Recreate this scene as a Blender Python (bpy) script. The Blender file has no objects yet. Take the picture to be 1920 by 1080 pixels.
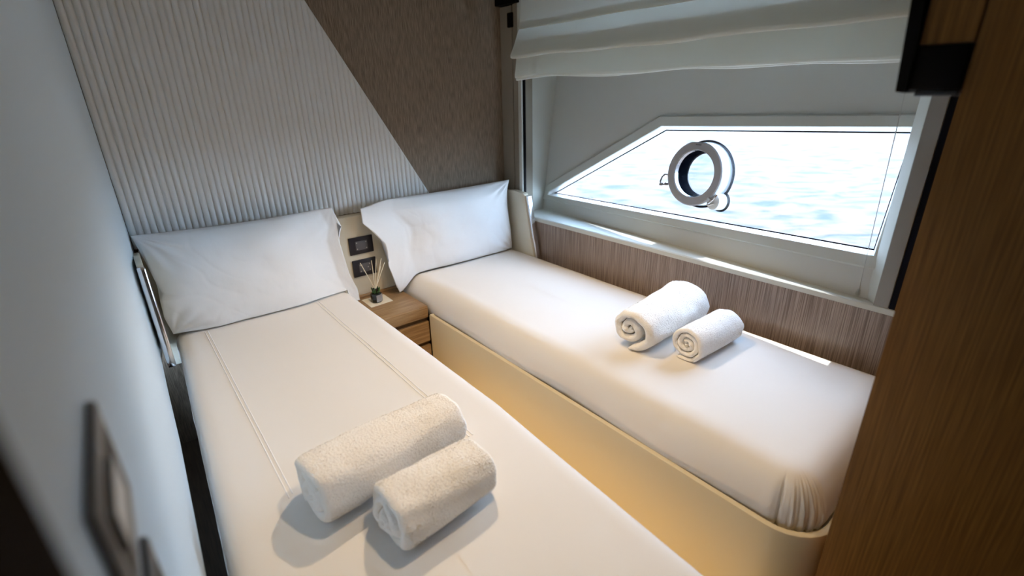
import bpy, bmesh, math, random
from mathutils import Vector, Matrix, noise
random.seed(4)
SC = bpy.context.scene
COL = SC.collection
ZC = 1.40            # camera height above the cabin floor; shapes below are written relative to it

# ------------------------------------------------------------------ camera, light, exposure
cam = bpy.data.cameras.new('camera'); camo = bpy.data.objects.new('camera', cam); COL.objects.link(camo)
Y1 = Vector((165-960, 190-540)); Z1 = Vector((1010-960, 2800-540))     # vanishing points of bed length and of verticals
F = math.sqrt(-(Y1.dot(Z1)))
ay = Vector((Y1.x, Y1.y, F)).normalized(); az = -Vector((Z1.x, Z1.y, F)).normalized(); ax = ay.cross(az)
right = Vector((ax.x, ay.x, az.x)); down = Vector((ax.y, ay.y, az.y)); fwd = Vector((ax.z, ay.z, az.z))
M = Matrix((right, -down, -fwd)).transposed().to_4x4(); M.translation = Vector((0, 0, ZC))
camo.matrix_world = M
cam.sensor_width = 36; cam.lens = F/1920*36; cam.clip_start = .02; cam.clip_end = 500
cam.dof.use_dof = True; cam.dof.focus_distance = 1.75; cam.dof.aperture_fstop = 1.9
SC.camera = camo
SC.view_settings.view_transform = 'Standard'; SC.view_settings.look = 'None'
SC.view_settings.gamma = 1; SC.view_settings.use_curve_mapping = False
SC.view_settings.exposure = 0.0

world = bpy.data.worlds.new('world'); SC.world = world; world.use_nodes = True
wn = world.node_tree; bg = wn.nodes['Background']
tc = wn.nodes.new('ShaderNodeTexCoord'); sep = wn.nodes.new('ShaderNodeSeparateXYZ'); rmp = wn.nodes.new('ShaderNodeValToRGB')
wn.links.new(tc.outputs['Generated'], sep.inputs[0]); wn.links.new(sep.outputs['Z'], rmp.inputs[0]); wn.links.new(rmp.outputs[0], bg.inputs[0])
rmp.color_ramp.elements[0].color = (.60, .78, 1, 1); rmp.color_ramp.elements[1].color = (.42, .64, 1, 1)
bg.inputs[1].default_value = 19.5

def lamp(name, kind, loc, energy, color, **kw):
    l = bpy.data.lights.new(name, kind); l.energy = energy; l.color = color
    for k, v in kw.items():
        if k != 'aim': setattr(l, k, v)
    o = bpy.data.objects.new(name, l); COL.objects.link(o); o.location = (loc[0], loc[1], loc[2]+ZC)
    if 'aim' in kw:
        d = Vector(kw['aim']); o.rotation_euler = d.to_track_quat('-Z', 'Y').to_euler()
    return o
lamp('sun', 'SUN', (5, 1, 3), 7.0, (1, .97, .92), angle=.009, aim=(-.35, .0, -1))
WARM = (1, .80, .56)
lamp('ceiling_spot_head', 'SPOT', (.98, 1.36, .50), 38, (1, .74, .46), spot_size=1.7, spot_blend=.5, shadow_soft_size=.028, aim=(-.12, -.12, -1))
lamp('ceiling_spot_door', 'SPOT', (.66, .55, .50), 23, (1, .74, .44), spot_size=1.7, spot_blend=.7, shadow_soft_size=.03, aim=(.15, .3, -1))
lamp('aisle_strip_light', 'AREA', (.72, 1.0, -1.30), 1.9, (1, .66, .30), shape='RECTANGLE', size=1.5, size_y=.04, aim=(1, 0, .15))

# ------------------------------------------------------------------ materials
def mat(name, col, rough=.6, metal=0, spec=.5, sheen=0, bump=None, tex=None, **kw):
    m = bpy.data.materials.new(name); m.use_nodes = True; nt = m.node_tree; b = nt.nodes['Principled BSDF']
    b.inputs['Base Color'].default_value = (*col, 1); b.inputs['Roughness'].default_value = rough; b.inputs['Metallic'].default_value = metal
    b.inputs['Specular IOR Level'].default_value = spec
    if sheen: b.inputs['Sheen Weight'].default_value = sheen; b.inputs['Sheen Roughness'].default_value = .5
    for k, v in kw.items(): b.inputs[k.replace('_', ' ')].default_value = v
    t = nt.nodes.new('ShaderNodeTexCoord')
    def noi(scale, vec, detail=4):
        mp = nt.nodes.new('ShaderNodeMapping'); mp.inputs['Scale'].default_value = vec
        n = nt.nodes.new('ShaderNodeTexNoise'); n.inputs['Scale'].default_value = scale; n.inputs['Detail'].default_value = detail
        nt.links.new(t.outputs['Object'], mp.inputs[0]); nt.links.new(mp.outputs[0], n.inputs[0]); return n
    if tex:                       # (colour b, scale, vec, lo, hi)
        n = noi(tex[1], tex[2], 6); r = nt.nodes.new('ShaderNodeValToRGB')
        r.color_ramp.elements[0].color = (*col, 1); r.color_ramp.elements[1].color = (*tex[0], 1)
        r.color_ramp.elements[0].position = tex[3]; r.color_ramp.elements[1].position = tex[4]
        nt.links.new(n.outputs[0], r.inputs[0]); nt.links.new(r.outputs[0], b.inputs['Base Color'])
    if bump:                      # (scale, vec, strength, distance)
        n = noi(bump[0], bump[1]); bp = nt.nodes.new('ShaderNodeBump'); bp.inputs['Strength'].default_value = bump[2]; bp.inputs['Distance'].default_value = bump[3]
        nt.links.new(n.outputs[0], bp.inputs['Height']); nt.links.new(bp.outputs[0], b.inputs['Normal'])
    return m
one = (1, 1, 1)
m_sheet = mat('white_cotton', (.84, .82, .79), .75, spec=.25, sheen=.15, bump=(900, one, .06, .001))
m_pillow = mat('white_pillow_cotton', (.83, .84, .85), .72, spec=.25, sheen=.15, bump=(14, (1, 1, .5), .12, .02))
m_towel = mat('white_terry', (.95, .93, .90), .95, spec=.05, bump=(210, one, .75, .004))
m_thread = mat('seam_thread', (.90, .90, .92), .8)
m_cream = mat('cream_leatherette', (.72, .66, .53), .5, spec=.35, bump=(350, one, .05, .001))
m_basecream = mat('cream_lacquer', (.72, .63, .44), .45, spec=.35)
m_flute = mat('pale_quilted_leatherette', (.78, .77, .74), .5, spec=.4, bump=(60, (1, 1, 3), .10, .003))
m_taupe = mat('taupe_woven_wallcovering', (.15, .108, .072), .6, spec=.3, tex=((.31, .235, .165), 9, (55, 55, 2.2), .36, .64), bump=(9, (55, 55, 2.2), .15, .002))
m_ash = mat('taupe_ash_veneer', (.150, .105, .080), .32, spec=.5, tex=((.36, .28, .23), 7, (44, 44, .7), .36, .66), bump=(7, (44, 44, .7), .1, .002))
m_oak = mat('light_oak', (.25, .15, .072), .42, spec=.3, tex=((.38, .25, .13), 5, (1.6, 40, 40), .35, .65))
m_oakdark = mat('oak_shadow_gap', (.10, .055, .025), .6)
m_walnut = mat('brown_oak_veneer', (.15, .064, .013), .42, spec=.25, tex=((.29, .138, .034), 5, (55, 55, 1.3), .30, .72), bump=(5, (55, 55, 1.3), .15, .002))
m_leftwall = mat('white_wall_daylight_tint', (.66, .76, .83), .6, spec=.3)  # white wall; the blue of the window daylight is put into its colour
m_ceiling = mat('white_ceiling', (.42, .42, .40), .7)
m_floor = mat('dark_oak_floor', (.05, .03, .018), .5, tex=((.09, .055, .03), 4, (30, 2, 30), .35, .65))
m_frame = mat('pale_grey_green_lacquer', (.60, .61, .56), .4, spec=.4)
m_reveal = mat('white_reveal_lacquer', (.85, .87, .87), .35)
m_hull = mat('light_grey_hull_lining', (.62, .62, .58), .55, spec=.3)
m_trim = mat('greige_lacquer_trim', (.29, .255, .20), .45)
m_black = mat('black_plastic', (.002, .002, .003), .5, spec=.12)
m_jamb = mat('very_dark_wood', (.012, .007, .004), .9, spec=.03)
m_post = mat('grey_post_lacquer', (.30, .29, .265), .45)
m_gapshade = mat('navy_gap_shade', (.003, .004, .010), .7, spec=.1)  # near-black colour standing in for shade inside the gaps
m_gasket = mat('black_gasket', (.0008, .0012, .003), .9, spec=.02)
m_chrome = mat('chrome', (.80, .80, .82), .12, metal=1)
m_steel = mat('brushed_plate', (.17, .155, .145), .4, metal=.3)
m_ring = mat('grey_anodised_ring', (.44, .42, .42), .45, metal=.15)
m_white = mat('white_gloss', (.85, .88, .9), .2)
m_linen = mat('white_blind_linen', (.86, .87, .82), .8, spec=.15, bump=(300, (1, 1, .3), .08, .001))
m_socket = mat('anthracite_socket', (.018, .019, .028), .3)
m_screen = mat('grey_socket_insert', (.10, .10, .11), .3)
m_pin = mat('bright_pin', (.45, .43, .40), .3)
m_card = mat('cream_card', (.78, .72, .58), .7)
m_bottle = mat('black_glass', (.010, .012, .010), .08)
m_silver = mat('silver_label', (.42, .43, .45), .35, metal=.6)
m_leaf = mat('dark_green_cord', (.03, .10, .02), .6)
m_reed = mat('pale_rattan_reed', (.80, .72, .55), .7)
m_clear = mat('clear_plastic', (.9, .95, .95), .05, Transmission_Weight=.9)
m_cord = mat('pale_cord', (.55, .55, .52), .6)
m_brownedge = mat('brown_panel_edge', (.16, .12, .09), .6)

def glass_mat():
    m = bpy.data.materials.new('window_glass'); m.use_nodes = True; nt = m.node_tree; nt.nodes.clear()
    o = nt.nodes.new('ShaderNodeOutputMaterial'); mx = nt.nodes.new('ShaderNodeMixShader'); mx.inputs[0].default_value = .05
    tr = nt.nodes.new('ShaderNodeBsdfTransparent'); tr.inputs[0].default_value = (.95, .97, .98, 1); gl = nt.nodes.new('ShaderNodeBsdfGlossy'); gl.inputs['Roughness'].default_value = .02
    nt.links.new(tr.outputs[0], mx.inputs[1]); nt.links.new(gl.outputs[0], mx.inputs[2]); nt.links.new(mx.outputs[0], o.inputs[0]); return m
m_glass = glass_mat()
def sea_mat():
    m = mat('sunlit_sea_water', (.1, .1, .1), .5, spec=.02); nt = m.node_tree; b = nt.nodes['Principled BSDF']
    t = nt.nodes.new('ShaderNodeTexCoord'); mp = nt.nodes.new('ShaderNodeMapping'); mp.inputs['Rotation'].default_value = (0, 0, math.radians(39)); m2 = nt.nodes.new('ShaderNodeMapping'); m2.inputs['Scale'].default_value = (.55, 1, 1)
    n = nt.nodes.new('ShaderNodeTexNoise'); n.inputs['Scale'].default_value = 3.0; n.inputs['Detail'].default_value = 6; n.inputs['Roughness'].default_value = .6; n.inputs['Distortion'].default_value = .5
    r = nt.nodes.new('ShaderNodeValToRGB'); e = r.color_ramp.elements
    e[0].position = .36; e[0].color = (.024, .030, .036, 1); e[1].position = .57; e[1].color = (.090, .059, .0455, 1); k = e.new(.46); k.color = (.058, .046, .040, 1)
    nt.links.new(t.outputs['Object'], mp.inputs[0]); nt.links.new(mp.outputs[0], m2.inputs[0]); nt.links.new(m2.outputs[0], n.inputs[0]); nt.links.new(n.outputs[0], r.inputs[0]); nt.links.new(r.outputs[0], b.inputs['Base Color'])
    bp = nt.nodes.new('ShaderNodeBump'); bp.inputs['Strength'].default_value = .3; bp.inputs['Distance'].default_value = .15
    nt.links.new(n.outputs[0], bp.inputs['Height']); nt.links.new(bp.outputs[0], b.inputs['Normal']); return m
def add_translucent(m, col, f):
    nt = m.node_tree; b = nt.nodes['Principled BSDF']; o = nt.nodes['Material Output']; tl = nt.nodes.new('ShaderNodeBsdfTranslucent'); tl.inputs[0].default_value = (*col, 1)
    mx = nt.nodes.new('ShaderNodeMixShader'); mx.inputs[0].default_value = f; nt.links.new(b.outputs[0], mx.inputs[1]); nt.links.new(tl.outputs[0], mx.inputs[2]); nt.links.new(mx.outputs[0], o.inputs[0])
add_translucent(m_linen, (.8, .82, .76), .45)

# ------------------------------------------------------------------ helpers
def thing(name, label, cat, loc=(0, 0, 0), group=None):
    o = bpy.data.objects.new(name, None); COL.objects.link(o); o.location = (loc[0], loc[1], loc[2]+ZC); o.empty_display_size = .05
    o['label'] = label; o['category'] = cat
    if group: o['group'] = group
    return o
def obj(name, bm, m, parent=None, smooth=None, label=None):
    off = Vector((0, 0, ZC)); p = parent; chain = Vector((0, 0, 0))
    while p is not None: chain += p.location; p = p.parent
    bmesh.ops.translate(bm, verts=bm.verts, vec=off-chain)
    bmesh.ops.recalc_face_normals(bm, faces=bm.faces)
    me = bpy.data.meshes.new(name); bm.to_mesh(me); bm.free(); me.materials.append(m)
    o = bpy.data.objects.new(name, me); COL.objects.link(o); o.parent = parent
    if smooth is not None:
        for f in me.polygons: f.use_smooth = True
        if smooth < 180:
            me.set_sharp_from_angle(angle=math.radians(smooth))
    if label: o['label'] = label
    return o
def struct(name, bm, m, parent=None, smooth=None):
    o = obj(name, bm, m, parent, smooth)
    if parent is None: o['kind'] = 'structure'
    return o
def box(bm, x0, x1, y0, y1, z0, z1, r=0, seg=2):
    b = bmesh.new(); bmesh.ops.create_cube(b, size=1)
    for v in b.verts: v.co = Vector(((x0+x1)/2+v.co.x*(x1-x0), (y0+y1)/2+v.co.y*(y1-y0), (z0+z1)/2+v.co.z*(z1-z0)))
    if r: bmesh.ops.bevel(b, geom=b.edges[:], offset=r, segments=seg, profile=.5, affect='EDGES')
    join(bm, b); return bm
def join(bm, b, M=None):
    mp = {}
    for v in b.verts: mp[v] = bm.verts.new(M @ v.co if M else v.co)
    for f in b.faces: bm.faces.new([mp[v] for v in f.verts])
    b.free()
def nb(*a, **k): return box(bmesh.new(), *a, **k)
def prism(bm, pts, d):          # pts: list of 3D points, d: extrusion vector
    d = Vector(d); a = [bm.verts.new(Vector(p)) for p in pts]; c = [bm.verts.new(Vector(p)+d) for p in pts]; n = len(pts)
    bm.faces.new(a); bm.faces.new(c[::-1])
    for i in range(n): bm.faces.new([a[i], c[i], c[(i+1) % n], a[(i+1) % n]])
    return bm
def tube(bm, pts, r, n=8, cap=True):
    pts = [Vector(p) for p in pts]; rings = []
    for i, p in enumerate(pts):
        t = (pts[min(i+1, len(pts)-1)]-pts[max(i-1, 0)]).normalized(); u = t.orthogonal().normalized()
        if i and rings:
            u = (prev-t*prev.dot(t)).normalized()
        prev = u; w = t.cross(u)
        rr = r[i] if isinstance(r, (list, tuple)) else r
        rings.append([bm.verts.new(p+(u*math.cos(a)+w*math.sin(a))*rr) for a in [k*2*math.pi/n for k in range(n)]])
    for a, b in zip(rings, rings[1:]):
        for k in range(n): bm.faces.new([a[k], a[(k+1) % n], b[(k+1) % n], b[k]])
    if cap: bm.faces.new(rings[0][::-1]); bm.faces.new(rings[-1])
    return bm
def loft(bm, rings, closed=True, cap0=False, cap1=False):
    vs = [[bm.verts.new(Vector(p)) for p in r] for r in rings]; n = len(vs[0])
    for a, b in zip(vs, vs[1:]):
        for k in range(n if closed else n-1): bm.faces.new([a[k], a[(k+1) % n], b[(k+1) % n], b[k]])
    if cap0: bm.faces.new(vs[0][::-1])
    if cap1: bm.faces.new(vs[-1])
    return vs
def rrect(x0, x1, y0, y1, R, ins, ns=(40, 60), nc=8):
    """perimeter of a rounded rectangle inset by ins; R = radii of corners (x0y0, x1y0, x1y1, x0y1)"""
    out = []
    x0 += ins; x1 -= ins; y0 += ins; y1 -= ins; r = [max(q-ins, .001) for q in R]
    m = min(x1-x0, y1-y0)/2
    r = [min(q, m) for q in r]
    cs = [(x0+r[0], y0+r[0], r[0], math.pi), (x1-r[1], y0+r[1], r[1], 1.5*math.pi), (x1-r[2], y1-r[2], r[2], 0), (x0+r[3], y1-r[3], r[3], .5*math.pi)]
    for i, (cx, cy, q, a0) in enumerate(cs):
        for k in range(nc): a = a0+k/(nc-1)*math.pi/2; out.append((cx+q*math.cos(a), cy+q*math.sin(a)))
        nx = cs[(i+1) % 4]; b0 = nx[3]; e = (nx[0]+nx[2]*math.cos(b0), nx[1]+nx[2]*math.sin(b0)); s = out[-1]; n = ns[i % 2]
        for k in range(1, n): t = k/n; out.append((s[0]+(e[0]-s[0])*t, s[1]+(e[1]-s[1])*t))
    return out

# ------------------------------------------------------------------ the room shell
XW, YB, ZT = 1.77, 2.265, .56       # window wall, headboard wall, ceiling (relative)
struct('floor', nb(-.35, 2.2, -1.2, 2.5, -1.46, -1.40), m_floor)
struct('ceiling', prism(bmesh.new(), [(-.35, -1.2, ZT), (1.95, -1.2, ZT), (1.99, .3, ZT), (2.15, 2.33, ZT), (-.35, 2.33, ZT)], (0, 0, .06)), m_ceiling)
struct('wall_back', nb(-.3, 1.90, YB, YB+.06, -1.40, ZT), m_taupe)
struct('wall_front', nb(-.3, 1.1, -1.15, -1.09, -1.40, ZT), m_ceiling)
# left wall: a gently curved upholstered lining that stops just above the mattress, below it a recessed wall, near-black to paint the gap's shadow
lw = [(-.007, YB), (-.012, 2.15), (-.028, 2.0), (-.034, 1.7), (-.038, 1.41), (-.046, 1.15), (-.054, .894), (-.055, .6), (-.056, .3), (-.057, .0), (-.06, -.4), (-.062, -1.09)]
bm = bmesh.new()
loft(bm, [[(x, y, ZT), (x, y, -.862), (x-.004, y, -.868), (x-.02, y, -.87), (x-.05, y, -.87), (x-.05, y, ZT)] for x, y in lw], closed=True, cap0=True, cap1=True)
struct('wall_left', bm, m_leftwall, smooth=35)
bm = bmesh.new(); loft(bm, [[(x-.006, y, -.8705), (x-.006, y, -.90), (x-.03, y, -.90), (x-.03, y, -.8705)] for x, y in lw], cap0=True, cap1=True)
o = struct('trim_1', bm, m_brownedge)
struct('wall_left_lower', nb(-.14, -.09, -1.09, YB, -1.40, -.902), m_gapshade)
# dark doorway jamb on the left wall beside the camera
struct('door_1', nb(-.056, -.040, -.35, .172, -1.40, ZT-.02, r=.004), m_jamb)

# window wall
struct('wall_right', nb(XW, XW+.05, .20, 2.262, -1.40, -.672), m_ash)
# bulkhead at the foot of the right bed
struct('wall_foot', nb(1.0, 2.1, -1.09, .181, -1.40, ZT), m_walnut)

# posts and mouldings of the window wall
def trim(i, y0, y1, z0, z1, x0, x1, m, r=.003): return struct('trim_%d' % i, nb(x0, x1, y0, y1, z0, z1, r=r), m)
trim(2, 2.168, 2.262, -.672, .405, XW, XW+.10, m_trim)
trim(3, 2.120, 2.157, -.672, ZT, XW-.002, XW+.10, m_trim)
trim(4, 2.157, 2.168, -.672, ZT, XW+.012, XW+.10, m_black, 0)
trim(5, 2.091, 2.119, -.640, ZT, XW-.004, XW+.006, m_frame)
trim(6, 2.088, 2.119, -.640, ZT, XW+.007, XW+.022, m_black, 0)
trim(7, 2.100, 2.262, .408, ZT, XW-.03, XW+.10, m_black, 0)
trim(8, .322, .338, -.652, ZT, XW+.004, XW+.06, m_gapshade, 0)  # strip painted near-black as the shade in the gap beside the post
trim(9, .200, .3215, -.652, ZT, XW, XW+.06, m_walnut, 0)
# right post, its window side splayed
struct('trim_10', nb(XW, XW+.012, .339, .379, -.652, ZT, r=.002), m_post)
bm = prism(bmesh.new(), [(XW+.0125, .345, -.652), (XW+.0125, .382, -.652), (1.815, .413, -.652), (1.86, .413, -.652), (1.86, .345, -.652)], (0, 0, ZT+.652))
struct('trim_13', bm, m_frame)
# left reveal
bm = prism(bmesh.new(), [(XW+.022, 2.125, -.66), (1.958, 2.125, -.66), (2.125, 2.125, ZT), (XW+.022, 2.125, ZT)], (0, .03, 0))
struct('trim_11', bm, m_frame)
# sill
bm = bmesh.new()
loft(bm, [[(XW+.001, y, -.672), (XW+.001, y, -.654), (XW+.006, y, -.65), (2.0, y, -.65), (2.0, y, -.672)] for y in (.20, 2.13)], cap0=True, cap1=True)
struct('trim_12', bm, m_frame)

# the raked outer window: (s, h, o) = along the wall from the far reveal, up, outward
NRM = Vector((1, -.085, -.137)).normalized()
def W(s, h, o=0): return Vector((1.954-.085*s+.137*h, 2.13-s, -.65+h)) + NRM*o
OPEN = [(.051, .086), (.058, .104), (.789, .492), (1.714, .527), (1.707, .143)]
OUT = [(.004, .056), (.019, .135), (.770, .538), (1.76, .566), (1.755, .098)]
def ringmesh(bm, A, B, o0, o1):     # solid frame between outlines A (inside) and B (outside)
    n = len(A); loft(bm, [[W(*A[i], o) for o in (o0,)] + [W(*B[i], o0), W(*B[i], o1), W(*A[i], o1)] for i in list(range(n))+[0]])
    return bm
bm = bmesh.new()
LIM = [(-.03, -.02), (-.03, .104), (-.03, 1.209), (1.80, 1.209), (1.80, -.02)]
ringmesh(bm, [OPEN[0], OPEN[1], OPEN[2], OPEN[3], OPEN[4]], LIM, 0, .02)
struct('wall_hull_lining', bm, m_hull)
win = bpy.data.objects.new('window_1', None); COL.objects.link(win); win.location = W(.9, 0)+Vector((0, 0, ZC)); win['kind'] = 'structure'
bm = bmesh.new(); n = 5
rings = []
for i in list(range(n))+[0]:
    A = Vector(OPEN[i]); B = Vector(OUT[i]); q = B.lerp(A, .12)
    rings.append([W(*A, .0), W(*B, .0), W(*B, -.008), W(*q, -.012), W(*A.lerp(B, .06), -.012), W(*A, -.008)])
loft(bm, rings)
obj('window_frame', bm, m_frame, win)
def shrink(P, t):
    c = Vector((sum(p[0] for p in P)/len(P), sum(p[1] for p in P)/len(P))); out = []
    for i, p in enumerate(P):
        a = Vector(P[i-1]); b = Vector(p); d = Vector(P[(i+1) % len(P)]); e1 = (b-a).normalized(); e2 = (d-b).normalized()
        n1 = Vector((e1.y, -e1.x)); n2 = Vector((e2.y, -e2.x))     # clockwise list: inward normal
        if (c-b).dot(n1+n2) < 0: n1 = -n1; n2 = -n2
        k = (n1+n2); k = k/max(k.length_squared, .6)*2
        out.append(b+k*t)
    return out
P2 = [Vector(p) for p in OPEN]
bm = bmesh.new(); loft(bm, [[W(*P2[i], -.006), W(*P2[i], .045), W(*(P2[i]+Vector((0, 0))), .045)] for i in list(range(n))+[0]], closed=False)
IN = shrink(OPEN, .002)
bm.free(); IN = shrink(OPEN, .010); bm = bmesh.new(); loft(bm, [[W(*OPEN[i], -.006), W(*IN[i], .016), W(*IN[i], .0215), W(*OPEN[i], .0215)] for i in list(range(n))+[0]]); obj('reveal_lining', bm, m_reveal, win)
IN2 = shrink(OPEN, .0145)
bm = bmesh.new(); ringmesh(bm, IN2, OPEN, .0217, .0232); obj('gasket', bm, m_gasket, win)
bm = prism(bmesh.new(), [W(*p, .0235) for p in shrink(OPEN, .004)], NRM*.004); obj('window_pane', bm, m_glass, win)

# round opening porthole on the pane
port = thing('porthole', 'round grey opening porthole ring set in the window glass', 'porthole', W(1.010, .18, .02))
C0 = Vector((1.010, .314))
def circ(rad, o, n=64, fl=False):
    out = []
    for k in range(n):
        a = 2*math.pi*k/n; x = rad*math.cos(a); y = rad*math.sin(a)
        if fl: y = min(y, rad*.965)
        out.append(W(C0.x+x, C0.y+y, o))
    return out
bm = bmesh.new(); loft(bm, [circ(.094, -.028), circ(.097, -.032), circ(.126, -.032, fl=True), circ(.130, -.028, fl=True), circ(.130, -.018, fl=True), circ(.094, -.018), circ(.094, -.028)])
obj('flange', bm, m_ring, port, 40)
bm = bmesh.new(); loft(bm, [circ(.120, -.0175), circ(.124, .034), circ(.128, .038), circ(.132, .044), circ(.100, .044), circ(.100, -.0175), circ(.120, -.0175)])
obj('collar', bm, m_white, port, 40, label='white collar behind the grey ring')
bm = bmesh.new(); loft(bm, [circ(.132, .0385), circ(.139, .0395), circ(.139, .0455), circ(.132, .0455), circ(.132, .0385)])
obj('outer_seal', bm, m_gasket, port, 40, label='black rubber seal')
bm = bmesh.new(); loft(bm, [circ(.094, -.026), circ(.093, -.008), circ(.0935, -.008), circ(.0995, -.0175), circ(.0995, -.026), circ(.094, -.026)])
obj('inner_bezel', bm, m_chrome, port, 40, label='chrome bezel')
bm = bmesh.new(); loft(bm, [circ(.0925, -.0075), circ(.086, .055), circ(.0995, .055), circ(.0995, -.0075), circ(.0925, -.0075)])
obj('inner_seal', bm, m_gasket, port, 40, label='black rubber tunnel')
bm = bmesh.new(); loft(bm, [circ(.0855, .050), circ(.0855, .054)], cap0=True, cap1=True); obj('porthole_pane', bm, m_glass, port)
bm = bmesh.new()
for k in range(6): a = -.012+k*.0045; prism(bm, [W(C0.x+a, C0.y+.113, -.0326), W(C0.x+a+.003, C0.y+.113, -.0326), W(C0.x+a+.003, C0.y+.118, -.0326), W(C0.x+a, C0.y+.118, -.0326)], -NRM*.0004)
obj('brand_mark', bm, m_steel, port)
# latch on the left, hinge on the lower right
def pw(ds, dh, o): return W(C0.x+ds, C0.y+dh, o)
bm = bmesh.new(); tube(bm, [pw(-.118, -.055, -.030), pw(-.135, -.060, -.034), pw(-.152, -.062, -.036), pw(-.156, -.050, -.036), pw(-.152, -.030, -.034), pw(-.142, -.018, -.030), pw(-.130, -.018, -.026)], .0035, 8)
tube(bm, [pw(-.124, -.057, -.040), pw(-.124, -.057, -.024)], .006, 10); tube(bm, [pw(-.152, -.062, -.040), pw(-.140, -.060, -.040)], .006, 8)
obj('latch', bm, m_steel, port, 40, label='grey metal latch')
bm = bmesh.new()
loft(bm, [[pw(.105+.030*math.cos(a)*s, -.098+.034*math.sin(a)*s, o) for a in [k*math.pi/12 for k in range(24)]] for s, o in ((.7, -.020), (.95, -.015), (1, .0), (1, .045))], cap0=True, cap1=True)
obj('hinge_housing', bm, m_white, port, 40, label='white hinge housing')
bm = bmesh.new(); HS = [[pw(.105+(.030+e_)*math.cos(a), -.098+(.034+e_)*math.sin(a), o_) for a in [k*math.pi/12 for k in range(24)]] for e_, o_ in ((0, .0392), (.008, .0396), (.008, .0452), (0, .0452))]
loft(bm, HS); obj('hinge_seal', bm, m_gasket, port, 40, label='black rubber seal')
bm = bmesh.new(); tube(bm, [pw(.098, -.088, -.042), pw(.098, -.088, -.028)], .006, 12); tube(bm, [pw(.092, -.108, -.026), pw(.112, -.088, -.026), pw(.120, -.068, -.022)], .005, 8); tube(bm, [pw(.086, -.114, -.024), pw(.100, -.112, -.026), pw(.116, -.104, -.024)], .003, 8)
obj('hinge', bm, m_chrome, port, 40, label='chrome hinge')

# sea outside
bm = bmesh.new(); vs = [bm.verts.new(p) for p in ((2.6, -120, -1.75), (220, -120, -1.75), (220, 160, -1.75), (2.6, 160, -1.75))]; bm.faces.new(vs)
o = obj('sea_water', bm, sea_mat()); o['label'] = 'bright rippling sea water outside the window'; o['category'] = 'sea'; o['kind'] = 'stuff'

# ------------------------------------------------------------------ quilted wall panel and headboard
PX0, PZ0 = -.006, -.52
def diag(x): return .358+(.770-x)*(.833/.487)
panel = thing('quilted_panel', 'pale channel-quilted wall panel with a diagonal right edge above the left bed', 'wall panel', (0, YB-.02, PZ0))
bm = bmesh.new(); pitch = .0225; ncol = 10; x = PX0; rows = []; k = 0
def colpts(xx, ph):
    y = YB-.004-.0085*abs(math.sin(math.pi*ph))**.55; zt = min(ZT-.001, diag(xx)); ez = .004
    nz = 14; return [Vector((xx, y if 0 < j < nz else y+.002, PZ0+(zt-PZ0)*j/nz)) for j in range(nz+1)]
cols = []
while x < 1.26:
    ph = (k % ncol)/ncol; cols.append(colpts(x, ph)); x += pitch/ncol; k += 1
loft(bm, cols, closed=False)
obj('quilted_cover', bm, m_flute, panel, 180)
# thin edge piping closing the diagonal
tube_pts = [Vector((x_, YB-.004, diag(x_)+.002)) for x_ in (.655, .9, 1.1, 1.262)]
bm = tube(bmesh.new(), tube_pts, .0045, 8); obj('edge_piping', bm, m_flute, panel, 180)
hb = thing('headboard', 'cream upholstered headboard running behind both beds, with chrome-edged side wings', 'headboard', (.87, 2.2, -.95))
obj('back_panel', nb(.004, 1.766, 2.2, 2.262, -1.0, -.522, r=.008), m_cream, hb, 40)
def wing(x0, x1, tx0, tx1, zb=-.98, yl=1.952, cb=.003):
    w = bmesh.new()      # side profile in y-z, chamfered front
    prof = [(2.1995, zb), (2.1995, -.518), (2.12, -.512), (2.045, -.516), (2.03, -.523), (yl, -.86), (yl-.007, zb)]
    loft(w, [[(xx, y, z) for y, z in prof] for xx in (x0, x1)], cap0=True, cap1=True)
    bmesh.ops.bevel(w, geom=w.edges[:], offset=.005, segments=2, profile=.5, affect='EDGES')
    wg = obj('wing', w, m_cream, hb, 40)
    c = bmesh.new(); loft(c, [[(xx, y, z) for y, z in [(2.029, -.530), (2.012, -.527), (2.008, -.532), (1.932, -.872), (1.935, -.884), (1.946, -.884)]] for xx in (tx0, tx1)], cap0=True, cap1=True)
    bmesh.ops.bevel(c, geom=c.edges[:], offset=cb, segments=3, profile=.5, affect='EDGES')
    obj('chrome_trim', c, m_chrome, wg, 40, label='polished chrome front edge')
wing(1.724, 1.756, 1.732, 1.760)
wing(-.014, .006, -.016, .009, -.868, 2.0, .006)

# sockets between the beds
def socket(x0, z0, label, kind):
    t = thing('wall_socket', label, 'wall socket', (x0+.059, 2.2, z0+.042))
    obj('socket_plate', nb(x0, x0+.118, 2.1915, 2.1998, z0, z0+.084, r=.0025), m_socket, t, 40)
    obj('socket_insert', nb(x0+.029, x0+.089, 2.1895, 2.1914, z0+.020, z0+.064, r=.001), m_screen, t, 40, label='grey rectangular insert')
    pins = [(.036, .027), (.036, .057), (.082, .027), (.082, .057), (.050, .027), (.074, .042)][:kind]
    for px, pz in pins:
        obj('contact', tube(bmesh.new(), [(x0+px, 2.1894, z0+pz), (x0+px, 2.1885, z0+pz)], .0028, 10), m_pin, t)
socket(.781, -.706, 'black wall socket in the cream headboard, the upper of two', 4)
socket(.784, -.818, 'black wall socket behind the reed sticks, the lower of two', 6)

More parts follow.
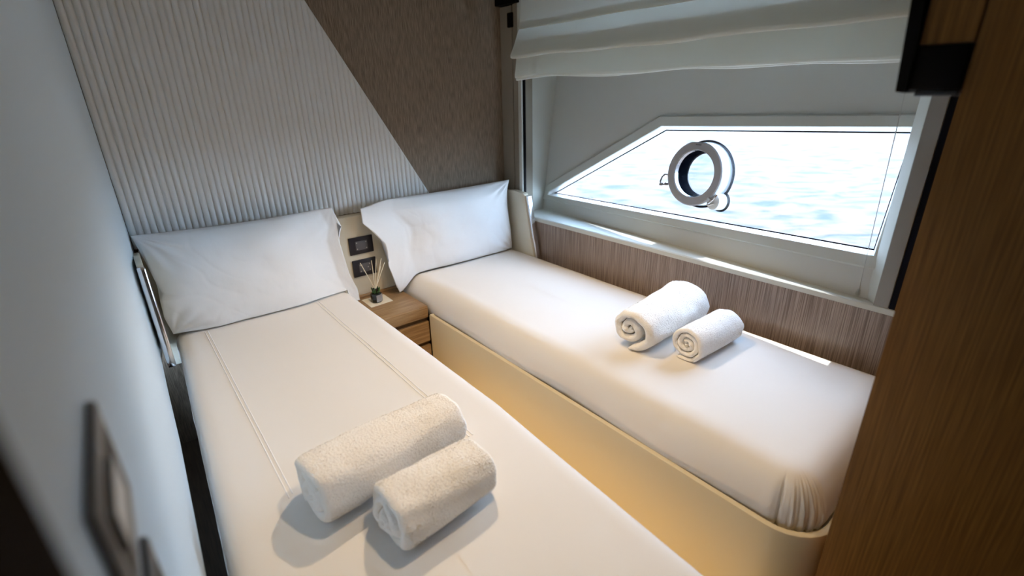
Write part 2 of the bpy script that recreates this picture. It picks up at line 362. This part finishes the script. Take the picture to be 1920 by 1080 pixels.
# ------------------------------------------------------------------ nightstand
ns = thing('nightstand', 'light oak nightstand with drawers between the two beds', 'nightstand', (.87, 2.04, -1.40))
X0, X1, YF = .742, .9995, 1.885
obj('top', nb(X0, X1, YF, 2.1995, -.985, -.924, r=.006, seg=3), m_oak, ns, 40)
obj('back_lip', nb(X0, X1, 2.185, 2.1985, -.9238, -.912, r=.002), m_oak, ns)
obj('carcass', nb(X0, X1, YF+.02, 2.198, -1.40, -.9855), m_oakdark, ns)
obj('drawer', nb(X0+.001, X1-.001, YF+.002, YF+.0195, -1.110, -1.006, r=.002), m_oak, ns)
obj('drawer', nb(X0+.001, X1-.001, YF+.002, YF+.0195, -1.25, -1.131, r=.002), m_oak, ns)
obj('drawer', nb(X0+.001, X1-.001, YF+.002, YF+.0195, -1.39, -1.270, r=.002), m_oak, ns)
bm = prism(bmesh.new(), [(.788, 2.156, -.9238), (.903, 2.152, -.9238), (.901, 2.046, -.9238), (.787, 2.039, -.9238)], (0, 0, .0012))
o = obj('card_mat', bm, m_card); o['label'] = 'small square cream card under the diffuser bottle'; o['category'] = 'card'
rd = thing('reed_diffuser', 'small black bottle with pale reed sticks on the nightstand', 'reed diffuser', (.838, 2.085, -.9225))
cx, cy, z0 = .838, 2.088, -.9223
def octo(r, z, n=8, ph=math.pi/8): return [(cx+r*math.cos(2*math.pi*k/n+ph), cy+r*math.sin(2*math.pi*k/n+ph), z) for k in range(n)]
bm = bmesh.new(); loft(bm, [octo(.024, z0), octo(.027, z0+.003), octo(.027, z0+.040), octo(.024, z0+.045), octo(.012, z0+.050), octo(.011, z0+.062), octo(.013, z0+.063), octo(.013, z0+.068), octo(.009, z0+.068)], cap0=True, cap1=True)
obj('bottle', bm, m_bottle, rd, 30)
R_ = .0278; f1 = [(cx+R_*math.cos(a), cy+R_*math.sin(a)) for a in (-math.pi*.625, -math.pi*.375, -math.pi*.125)]
bm = bmesh.new(); loft(bm, [[(x_, y_, z0+.006), (x_, y_, z0+.040), ((x_-cx)*.97+cx, (y_-cy)*.97+cy, z0+.040), ((x_-cx)*.97+cx, (y_-cy)*.97+cy, z0+.006)] for x_, y_ in f1], cap0=True, cap1=True)
obj('bottle_label', bm, m_silver, rd, label='silver label')
bm = bmesh.new()
for k in range(7):
    a = k*.9+.3; p = [(cx+.012*math.cos(a+t*.5)+.008*t*math.cos(a), cy+.012*math.sin(a+t*.5)+.008*t*math.sin(a), z0+.046+.026*t-.02*t*t*(k % 2)) for t in (0, .35, .7, 1)]
    tube(bm, p, [.004, .0045, .004, .002], 6)
obj('neck_cord', bm, m_leaf, rd, 60, label='dark green tied cord')
for tip, dy in (((.784, -.716), .0), ((.834, -.712), -.012), ((.868, -.716), .014), ((.876, -.752), -.008), ((.892, -.721), .01), ((.900, -.738), -.004)):
    obj('reed', tube(bmesh.new(), [(cx+(tip[0]-cx)*-.08, cy, z0+.05), (tip[0], 2.092+dy, tip[1])], .0017, 7), m_reed, rd, 60)

# ------------------------------------------------------------------ beds
def ripple(p, s, a): return a*noise.noise(Vector(p)*s)
def mattress_mesh(x0, x1, y0, y1, R, prof, ztop, post=None, wr=.0022, nc=8):
    bm = bmesh.new(); rings = []
    for ins, z in prof: rings.append([Vector((px, py, z)) for px, py in rrect(x0, x1, y0, y1, R, ins, nc=nc)])
    half = min(x1-x0, y1-y0)/2-.002; ins0 = prof[-1][0]
    K = 26
    for k in range(1, K+1): rings.append([Vector((px, py, ztop)) for px, py in rrect(x0, x1, y0, y1, R, ins0+(half-ins0)*k/K, nc=nc)])
    for ri, r in enumerate(rings):
        for v in r:
            w = ripple((v.x*1.2+v.y*.8, v.y*.45-v.x*.3, v.z*1.5), 5, wr)+ripple((v.x*1.5, v.y*3, 3), 5, wr*.45)
            if ri >= len(prof)-4: v.z += w
            elif ri > 0: v.x -= w*.8; v.y -= w*.8
            if post: post(v, ri)
    vs = loft(bm, rings)
    bm.faces.new(vs[-1]); bm.faces.new(vs[0][::-1]); return bm
bedL = thing('bed', 'left single bed made up with a white sheet, beside the white wall tinted blue for daylight', 'bed', (.35, 1.1, -1.40), 'single beds')
def flareL(v, ri=0):      # the left side spreads a little towards the foot
    t = (.735-v.x)/.70; v.x -= t*.053*max(0, (2.1-v.y))/1.23
    v.x -= (1-t)*max(0, 1.0-v.y)*.055
profL = [(.012, -1.06), (.004, -1.05), (0, -1.0), (0, -.93), (.003, -.895), (.010, -.872), (.022, -.858), (.036, -.852), (.055, -.850)]
obj('mattress', mattress_mesh(.028, .738, .12, 2.195, (.04, .06, .03, .03), profL, -.850, flareL), m_sheet, bedL, 180)
bm = bmesh.new(); loft(bm, [[(px, py, z) for px, py in rrect(.03, .69, .14, 2.19, (.03, .06, .02, .02), 0)] for z in (-1.40, -1.061)], cap0=True, cap1=True)
for v in bm.verts: flareL(v.co)
obj('bed_base', bm, m_basecream, bedL, 40)
for xs, y0s, y1s in ((.129, .99, 2.1), (.139, 1.0, 2.1), (.563, .90, 2.1), (.575, .90, 2.1)):
    pts = []
    for k in range(80):
        y = y0s+(y1s-y0s)*k/79; v = Vector((xs, y, 0))
        w = ripple((v.x*1.2+v.y*.8, v.y*.45-v.x*.3, -.85*1.5), 5, .0022)+ripple((v.x*1.5, v.y*3, 3), 5, .0022*.45)
        v.z = -.8498+w; flareV = v.copy(); pts.append(flareV)
    obj('seam', tube(bmesh.new(), pts, .0017, 6), m_thread, bedL, 60)

bedR = thing('bed', 'right single bed under the window, with a cream rounded bed box', 'bed', (1.38, 1.1, -1.40), 'single beds')
RB = (.115, .02, .005, .005); bx = (1.0, 1.769, .19, 1.884)
bm = bmesh.new(); rings = []
for ins, z in ((.0, -1.40), (0, -.978), (.002, -.972), (.006, -.970), (.015, -.970), (.018, -.973), (.018, -.998), (.3, -.999)): rings.append([(px, py, z) for px, py in rrect(*bx, RB, ins)])
loft(bm, rings, cap0=True, cap1=True); obj('bed_box', bm, m_basecream, bedR, 40)
cxr, cyr = 1.13, .32
def postR(v, ri):
    if v.x < 1.25 and v.y < .45 and ri < 10:
        a = math.atan2(cyr-v.y, cxr-v.x); w = math.exp(-((a-.85)/.45)**2); k = max(0, min(1, (-.858-v.z)/.045))
        d = Vector((v.x-cxr, v.y-cyr)).normalized()
        g = a*26+v.z*22
        amp = (.0075*(1-abs(math.sin(g/2))**.6*1.6)+.003*math.sin(a*57+1))*w*k
        b = math.exp(-((a-.25)/.10)**2)*.012*k                # a tucked fold beside the corner
        amp -= b*(1 if a > .25 else .2)
        v.x += d.x*amp; v.y += d.y*amp; v.z += .004*w*k*math.sin(a*23)
    if ri < 9 and v.x < 1.1: v.x += .004*math.sin(v.y*9+v.z*14)*max(0, min(1, (-.86-v.z)/.06))
profR = [(.03, -.996), (.006, -.992), (.001, -.975), (.0, -.960), (.003, -.943), (.007, -.926), (.012, -.911), (.018, -.897), (.032, -.876), (.05, -.861), (.07, -.853), (.095, -.850)]
obj('mattress', mattress_mesh(1.021, 1.768, .214, 2.195, (.11, .03, .02, .02), profR, -.850, postR, nc=48), m_sheet, bedR, 180)

# ------------------------------------------------------------------ pillows
def pillow(name, label, T, hem, fnP, bulge, seedv):
    """T: thickness; fnP(u,v)->(x,y,z) centre sheet; hem: u range of the open flat hem"""
    t = thing(name, label, 'pillow', fnP(.5, 0), 'bed pillows')
    NU, NV = 150, 90
    def th(u, v):
        uu = u
        if hem:      # body occupies the rest
            a, b = hem
            uu = (u-b)/(1-b) if a == 0 else u/a
            if uu <= 0 or uu >= 1: return .0035
        cl = lambda d: math.sqrt(max(0, 1-(1-min(1, d/.30))**2))
        op = lambda d: math.sin(math.pi/2*min(1, d/.42))**1.15
        ea = op(uu) if hem and hem[0] == 0 else cl(uu); eb = op(1-uu) if hem and hem[0] > 0 else cl(1-uu)
        e = min(ea, eb)*max(0, 4*v*(1-v))**.42 if not hem else ea*eb*max(0, 4*v*(1-v))**.42
        return .0035+T*.5*e
    def pt(u, v, s):
        p = Vector(fnP(u, v)); h = th(u, v)
        w = noise.noise(Vector((u*5+seedv, v*4, s)))*.006+noise.noise(Vector((u*14+seedv, v*9, s)))*.0018
        w -= .0022*max(0, 1-abs(noise.noise(Vector((u*6.5+seedv*2, v*4.5+u*2, 2)))*7))*(.4+.6*abs(math.sin(seedv+u*3)))*(.25+abs(u-.5))
        cr = 0
        if hem and hem[0] == 0: w -= .010*math.exp(-((u-.17-.05*(v-.5)+.012*math.sin(v*9))/.022)**2)
        w += .005*math.sin((u*9+v*3+seedv))*noise.noise(Vector((u*3, v*3, seedv+9)))*2
        for (cu, cv) in ((0, 0), (1, 0), (0, 1), (1, 1)):       # puckers radiating from the corners
            du, dv = (u-cu)*1.7, v-cv; d = math.hypot(du, dv)
            cr += math.exp(-(d/.28)**2)*.008*math.sin(math.atan2(dv, du)*15+seedv)*min(1, d*9)
        e = min(1, h/(T*.25)); k = bulge(u, v)
        return p+Vector((0, s*(h*k+(w+cr)*e*1.0 if s < 0 else h*.5), 0)) if s > 0 else p+Vector((0, -(h*k)-(w+cr)*e, (h*.12)*(v-.5)))
    def sheet(u0, u1, nm, parent):
        bm = bmesh.new(); n = max(4, int(NU*(u1-u0))); loop = []
        for i in range(n+1):
            u = u0+(u1-u0)*i/n
            fr = [pt(u, j/NV, -1) for j in range(NV+1)]; bk = [pt(u, j/NV, 1) for j in range(NV, -1, -1)]
            loop.append(fr+bk)
        loft(bm, loop, cap0=True, cap1=True); bmesh.ops.remove_doubles(bm, verts=bm.verts, dist=.0003)
        return obj(nm, bm, m_pillow, parent, 180)
    sheet(0, 1, 'pillowcase', t)
    return t
def lerp(a, b, t): return a+(b-a)*t
def interp(tab, t):
    for (t0, *a), (t1, *b) in zip(tab, tab[1:]):
        if t <= t1:
            k = (t-t0)/(t1-t0); k = max(0, k); return [lerp(p, q, k) for p, q in zip(a, b)]
    return list(tab[-1][1:])
# left pillow: rows given as left end and right end (x, z) for v
def P1(u, v):
    L = interp([(0, .030, -.836), (.18, .018, -.765), (.38, .022, -.695), (.44, .036, -.672), (.58, .024, -.617), (.85, .014, -.50), (1, -.003, -.450)], v)
    Rr = interp([(0, .768, -.905), (.12, .764, -.845), (.28, .740, -.775), (.55, .726, -.66), (.70, .720, -.600), (.78, .730, -.572), (.86, .744, -.545), (1, .716, -.458)], v)
    x = lerp(L[0], Rr[0], u); z = lerp(L[1], Rr[1], u)
    if v < .2 and u < .94: z = max(z, -.842+v*.05)
    z += -.010*math.sin(math.pi*u)*max(0, v-.5)*2
    yy = lerp(2.128, 2.172, v)
    if u > .93: yy -= (u-.93)*.25*(1-abs(v-.6))
    return (x, yy, z)
pillow('pillow', 'wide white pillow on the left bed, against the headboard', .135, (.93, 1), P1, lambda u, v: 1.0, 1.3)
def P2(u, v):
    L = interp([(0, .968, -.917), (.15, .948, -.870), (.35, .925, -.77), (.5, .935, -.70), (.62, .930, -.66), (.75, .885, -.60), (.86, .835, -.545), (1, .842, -.482)], v)
    Rr = interp([(0, 1.700, -.838), (.3, 1.700, -.73), (.6, 1.690, -.61), (.85, 1.702, -.52), (1, 1.728, -.455)], v)
    # straighten quickly away from the loose end
    k = min(1, u/.2); bx_ = lerp(1.06, 1.70, (u-.2)/.8) if u > .2 else None
    x = lerp(L[0], Rr[0], u); z = lerp(L[1], Rr[1], u)
    zs = lerp(-.842, -.458-.006*math.sin(math.pi*u), v)
    kk = min(1, max(0, (u-.0)/.17)); kk = kk*kk*(3-2*kk); z = lerp(z, zs, kk)
    yy = lerp(2.118, 2.165, v)
    if u < .3: yy -= .030*(1-u/.3)*(.3+.7*math.sin(v*math.pi)); yy -= .010*math.sin(v*9)*(1-u/.3)
    return (x, yy, z)
pillow('pillow', 'white pillow on the right bed whose loose open end hangs over the nightstand', .135, (0, .15), P2, lambda u, v: 1.0, 5.1)

# ------------------------------------------------------------------ rolled towels
def towel(label, A, B, R, turns, group, seedv, flat=.88, tele=.012, endtip=-.5, core=.006, fold=0, taper=0, pile=0, skirt=0, sq=1.0, lumpk=1.0, hand=1):
    """A, B: axis ends (x,y) on the mattress; R: roll radius"""
    A = Vector((A[0], A[1], 0)); B = Vector((B[0], B[1], 0)); L = (B-A).length; wd = (B-A).normalized(); pd = Vector((wd.y, -wd.x, 0)); zc = -.850+R*flat-.001
    t = thing('rolled_towel', label, 'towel', ((A.x+B.x)/2, (A.y+B.y)/2, -.849), group)
    bm = bmesh.new(); nt_ = 44; NT = int(turns*nt_); pitch = (R-core)/turns; th0 = pitch*.90
    ths = [i/nt_*2*math.pi for i in range(NT+1)]
    NS = 56; re = min(.022, th0*.75)
    rings = []
    for j in range(NS+1):
        q = -1+2*j/NS; q = math.copysign(abs(q)**.75, q); w = q*(L/2); d = L/2-abs(w); sc = 1 if d >= re else math.sqrt(max(0.04, 1-((re-d)/re)**2))
        outer = []; inner = []
        for i, a in enumerate(ths):
            rr = core+pitch*(a/(2*math.pi)); rm = rr-th0/2; h = th0/2*sc
            fr = a/ths[-1]
            if fr > .985: h *= math.sqrt(max(.02, 1-((fr-.985)/.015)**2))
            if fr < .03: h *= math.sqrt(max(.02, 1-((.03-fr)/.03)**2))
            ang = hand*(a-ths[-1])+endtip
            lump = noise.noise(Vector((math.cos(ang)*2.2+seedv, math.sin(ang)*2.2, w*9)))*.045*R*(fr**1.5)*1.6*lumpk
            shift = tele*(1-fr)*(-1 if w < 0 else 1)*abs(w)/(L/2)+ .010*noise.noise(Vector((a*.7, seedv, 0 if w < 0 else 5)))*abs(w)/(L/2)
            for lst, r2 in ((outer, rm+h), (inner, rm-h)):
                r2 = max(.0005, r2); r3 = r2+lump*(1 if r2 > .4*R else .4)+noise.noise(Vector((a*1.3, w*25, seedv+(r2 > rm)*7)))*.0016
                r3 *= 1+taper*w/(L/2)*.5
                ca, sa = math.cos(ang), math.sin(ang); ca = math.copysign(abs(ca)**sq, ca); sa = math.copysign(abs(sa)**sq, sa)
                px = r3*ca*(1+fold*.12); pz = r3*sa*flat
                if px > 0 and fr > .55: px *= 1+skirt*min(1, (fr-.55)/.2)
                if pz < -R*flat*.82: pz = -R*flat*.82+(pz+R*flat*.82)*.35
                P = Vector(((A.x+B.x)/2, (A.y+B.y)/2, zc-R*flat*.117))+wd*(w-shift)+pd*px+Vector((0, 0, pz)); P.z = max(P.z, -.8485+.001*(r2 < rm)); lst.append(P)
        rings.append(outer+inner[::-1])
    vs = [[bm.verts.new(p) for p in r] for r in rings]; n = len(vs[0]); m_ = NT+1
    for a, b in zip(vs, vs[1:]):
        for k in range(n): bm.faces.new([a[k], a[(k+1) % n], b[(k+1) % n], b[k]])
    for r, fl in ((vs[0], 1), (vs[-1], 0)):
        for k in range(m_-1):
            f = [r[k], r[k+1], r[n-2-k], r[n-1-k]]; bm.faces.new(f[::-1] if fl else f)
    if pile:      # short terry loops standing on the outer turn
        rnd = random.Random(int(seedv)); lo = NT-nt_-2
        for _ in range(pile):
            i = rnd.randrange(lo, NT-1); j = rnd.randrange(2, NS-2); a, b, c, d_ = vs[j][i].co, vs[j][i+1].co, vs[j+1][i].co, vs[j+1][i+1].co
            nn = (c-a).cross(b-a)
            if nn.length < 1e-9: continue
            nn.normalize(); u_, v_ = rnd.random(), rnd.random(); p = a.lerp(b, u_).lerp(c.lerp(d_, u_), v_)
            cen = Vector(((A.x+B.x)/2, (A.y+B.y)/2, zc))
            q = p-cen; q -= wd*q.dot(wd)
            if nn.dot(q) < 0: nn = -nn
            t1 = wd*noise.noise(p*45)*1.1+pd*noise.noise(p*45+Vector((9, 3, 1)))*1.1+Vector((0, 0, .25))+Vector((rnd.uniform(-.6, .6), rnd.uniform(-.6, .6), rnd.uniform(-.6, .6)))
            t1 -= nn*t1.dot(nn); dr = (nn*.85+t1.normalized()).normalized(); sd = dr.cross(nn).normalized()*.0008
            p -= nn*.0002; ln = rnd.uniform(.002, .0042)
            q = [bm.verts.new(p-sd), bm.verts.new(p+sd), bm.verts.new(p+dr*ln+sd*.4)]; bm.faces.new(q)
    obj('towel_roll', bm, m_towel, t, 180)
    return t
towel('larger rolled white towel lying on the left bed', (.158, .898), (.535, .930), .084, 3.2, 'rolled towels', 2.0, flat=.88, endtip=-2.2, fold=.6, taper=-.16, pile=16000, sq=.84, lumpk=1.7, tele=-.006)
towel('smaller rolled white towel in front of the larger roll on the left bed', (.258, .732), (.492, .742), .078, 3.0, 'rolled towels', 7.0, flat=.86, endtip=-2.4, fold=.6, taper=-.14, pile=12000, sq=.82, lumpk=1.6, tele=-.018)
towel('larger rolled white towel lying on the right bed', (1.254, .932), (1.648, .965), .090, 2.6, 'rolled towels', 11.0, flat=.95, endtip=-1.45, hand=-1, taper=.16, pile=6000, skirt=.30, lumpk=1.3)
towel('smaller rolled white towel beside the larger roll on the right bed', (1.335, .755), (1.600, .748), .070, 3.4, 'rolled towels', 17.0, flat=.95, endtip=-2.0, hand=-1, pile=5000)

# ------------------------------------------------------------------ roman blind
rb = thing('roman_blind', 'white fabric roman blind gathered in soft tiers above the window', 'blind', (1.72, 1.24, .06))
def blind_tier(nm, prof, y0, y1, amp, seedv):
    bm = bmesh.new(); N = 90; rings = []
    for i in range(N+1):
        y = y0+(y1-y0)*i/N; row = []
        for k, (x, z, wgt) in enumerate(prof):
            a = noise.noise(Vector((y*2.3+seedv, k*.12, seedv)))*amp*wgt; b = noise.noise(Vector((y*3.1, seedv+4, k*.1)))*amp*wgt
            row.append(Vector((x+a*.6, y, z+b)))
        rings.append(row)
    loft(bm, rings, closed=False)
    o = obj(nm, bm, m_linen, rb, 180); return o
Y0, Y1_ = .435, 2.052
blind_tier('upper_tier', [(1.738, .545, 0), (1.736, .42, .2), (1.732, .34, .3), (1.724, .300, .5), (1.716, .287, .6), (1.717, .282, .6), (1.724, .283, .6), (1.734, .292, .4)], Y0, Y1_, .006, 1)
blind_tier('middle_tier', [(1.730, .292, .2), (1.722, .279, .4), (1.712, .262, .6), (1.702, .238, .7), (1.690, .212, .9), (1.675, .187, 1), (1.664, .170, 1), (1.664, .158, 1), (1.672, .154, 1), (1.688, .160, .8), (1.712, .180, .5)], Y0, Y1_, .012, 2)
blind_tier('lower_tier', [(1.712, .182, .2), (1.704, .160, .5), (1.700, .130, .7), (1.696, .100, .8), (1.690, .076, 1), (1.690, .066, 1), (1.695, .064, 1), (1.697, .068, 1), (1.698, .060, 1), (1.704, .058, 1), (1.706, .064, 1), (1.712, .062, 1), (1.722, .10, .5), (1.728, .16, .2)], Y0, Y1_, .012, 3)
obj('head_rail', nb(1.742, 1.766, Y0, Y1_, .50, .555), m_frame, rb)
for dx in (0, .006):
    obj('cord', tube(bmesh.new(), [(1.775+dx, .450, .30), (1.812+dx*.3, .436, -.632)], .0007, 5), m_cord, rb)
bm = bmesh.new(); 
for zz, rr in ((-.640, .008), (-.630, .006)): 
    b2 = bmesh.new(); bmesh.ops.create_uvsphere(b2, u_segments=14, v_segments=8, radius=rr); join(bm, b2, Matrix.Translation((1.812, .436, zz)))
obj('cord_tensioner', bm, m_clear, rb, 60, label='clear cord tensioner')
# dark blind clip on the left post
bm = nb(XW-.012, XW+.004, 2.150, 2.190, .305, .372, r=.004); o = obj('blind_clip', bm, m_black); o['label'] = 'small black clip on the post left of the blind'; o['category'] = 'clip'

# ------------------------------------------------------------------ black wall unit at the top of the bulkhead
un = thing('wall_unit', 'black wall-mounted unit with a tall thin edge at the top of the wood bulkhead', 'wall unit', (1.0, .21, -.015))
bm = bmesh.new()
loft(bm, [[(x_, .258, -.012), (x_, .246, -.014), (x_, .246, .05), (x_, .252, .13), (x_, .262, .545), (x_, .283, .545), (x_, .268, .13)] for x_ in (.985, 1.6)], cap0=True, cap1=True)
obj('slab', bm, m_black, un)
obj('bracket_box', nb(.992, 1.14, .182, .2455, -.010, .052, r=.003), m_black, un, 40)
obj('bracket_foot', nb(.995, 1.12, .183, .236, -.019, -.0105, r=.002), m_socket, un)
obj('wood_cheek', nb(.996, 1.3, .182, .2455, .0525, .54, r=.001), m_walnut, un, label='brown wood side panel')

# ------------------------------------------------------------------ switch plates close to the camera on the left wall
def plate(y0, y1, z0, z1, label):
    t = thing('switch_plate', label, 'switch plate', (-.055, (y0+y1)/2, (z0+z1)/2))
    x = -.0553
    bm = bmesh.new(); loft(bm, [[(xx, a, b) for a, b in ((y0+i, z0+i), (y1-i, z0+i), (y1-i, z1-i), (y0+i, z1-i))] for xx, i in ((x, 0), (x+.004, 0), (x+.006, .002), (x+.006, .008))], cap0=True, cap1=True)
    obj('plate_frame', bm, m_steel, t)
    obj('dark_recess', nb(x+.0062, x+.0068, y0+.014, y1-.014, z0+.014, z1-.014), m_black, t)
    obj('rocker', nb(x+.007, x+.010, y0+.016, y1-.056, z0+.038, z1-.015, r=.001), m_pin, t, label='pale rocker')
plate(.285, .418, -.280, -.198, 'brushed metal switch plate on the left wall, the upper of two')
plate(.270, .405, -.400, -.318, 'brushed metal switch plate on the left wall, the lower of two')
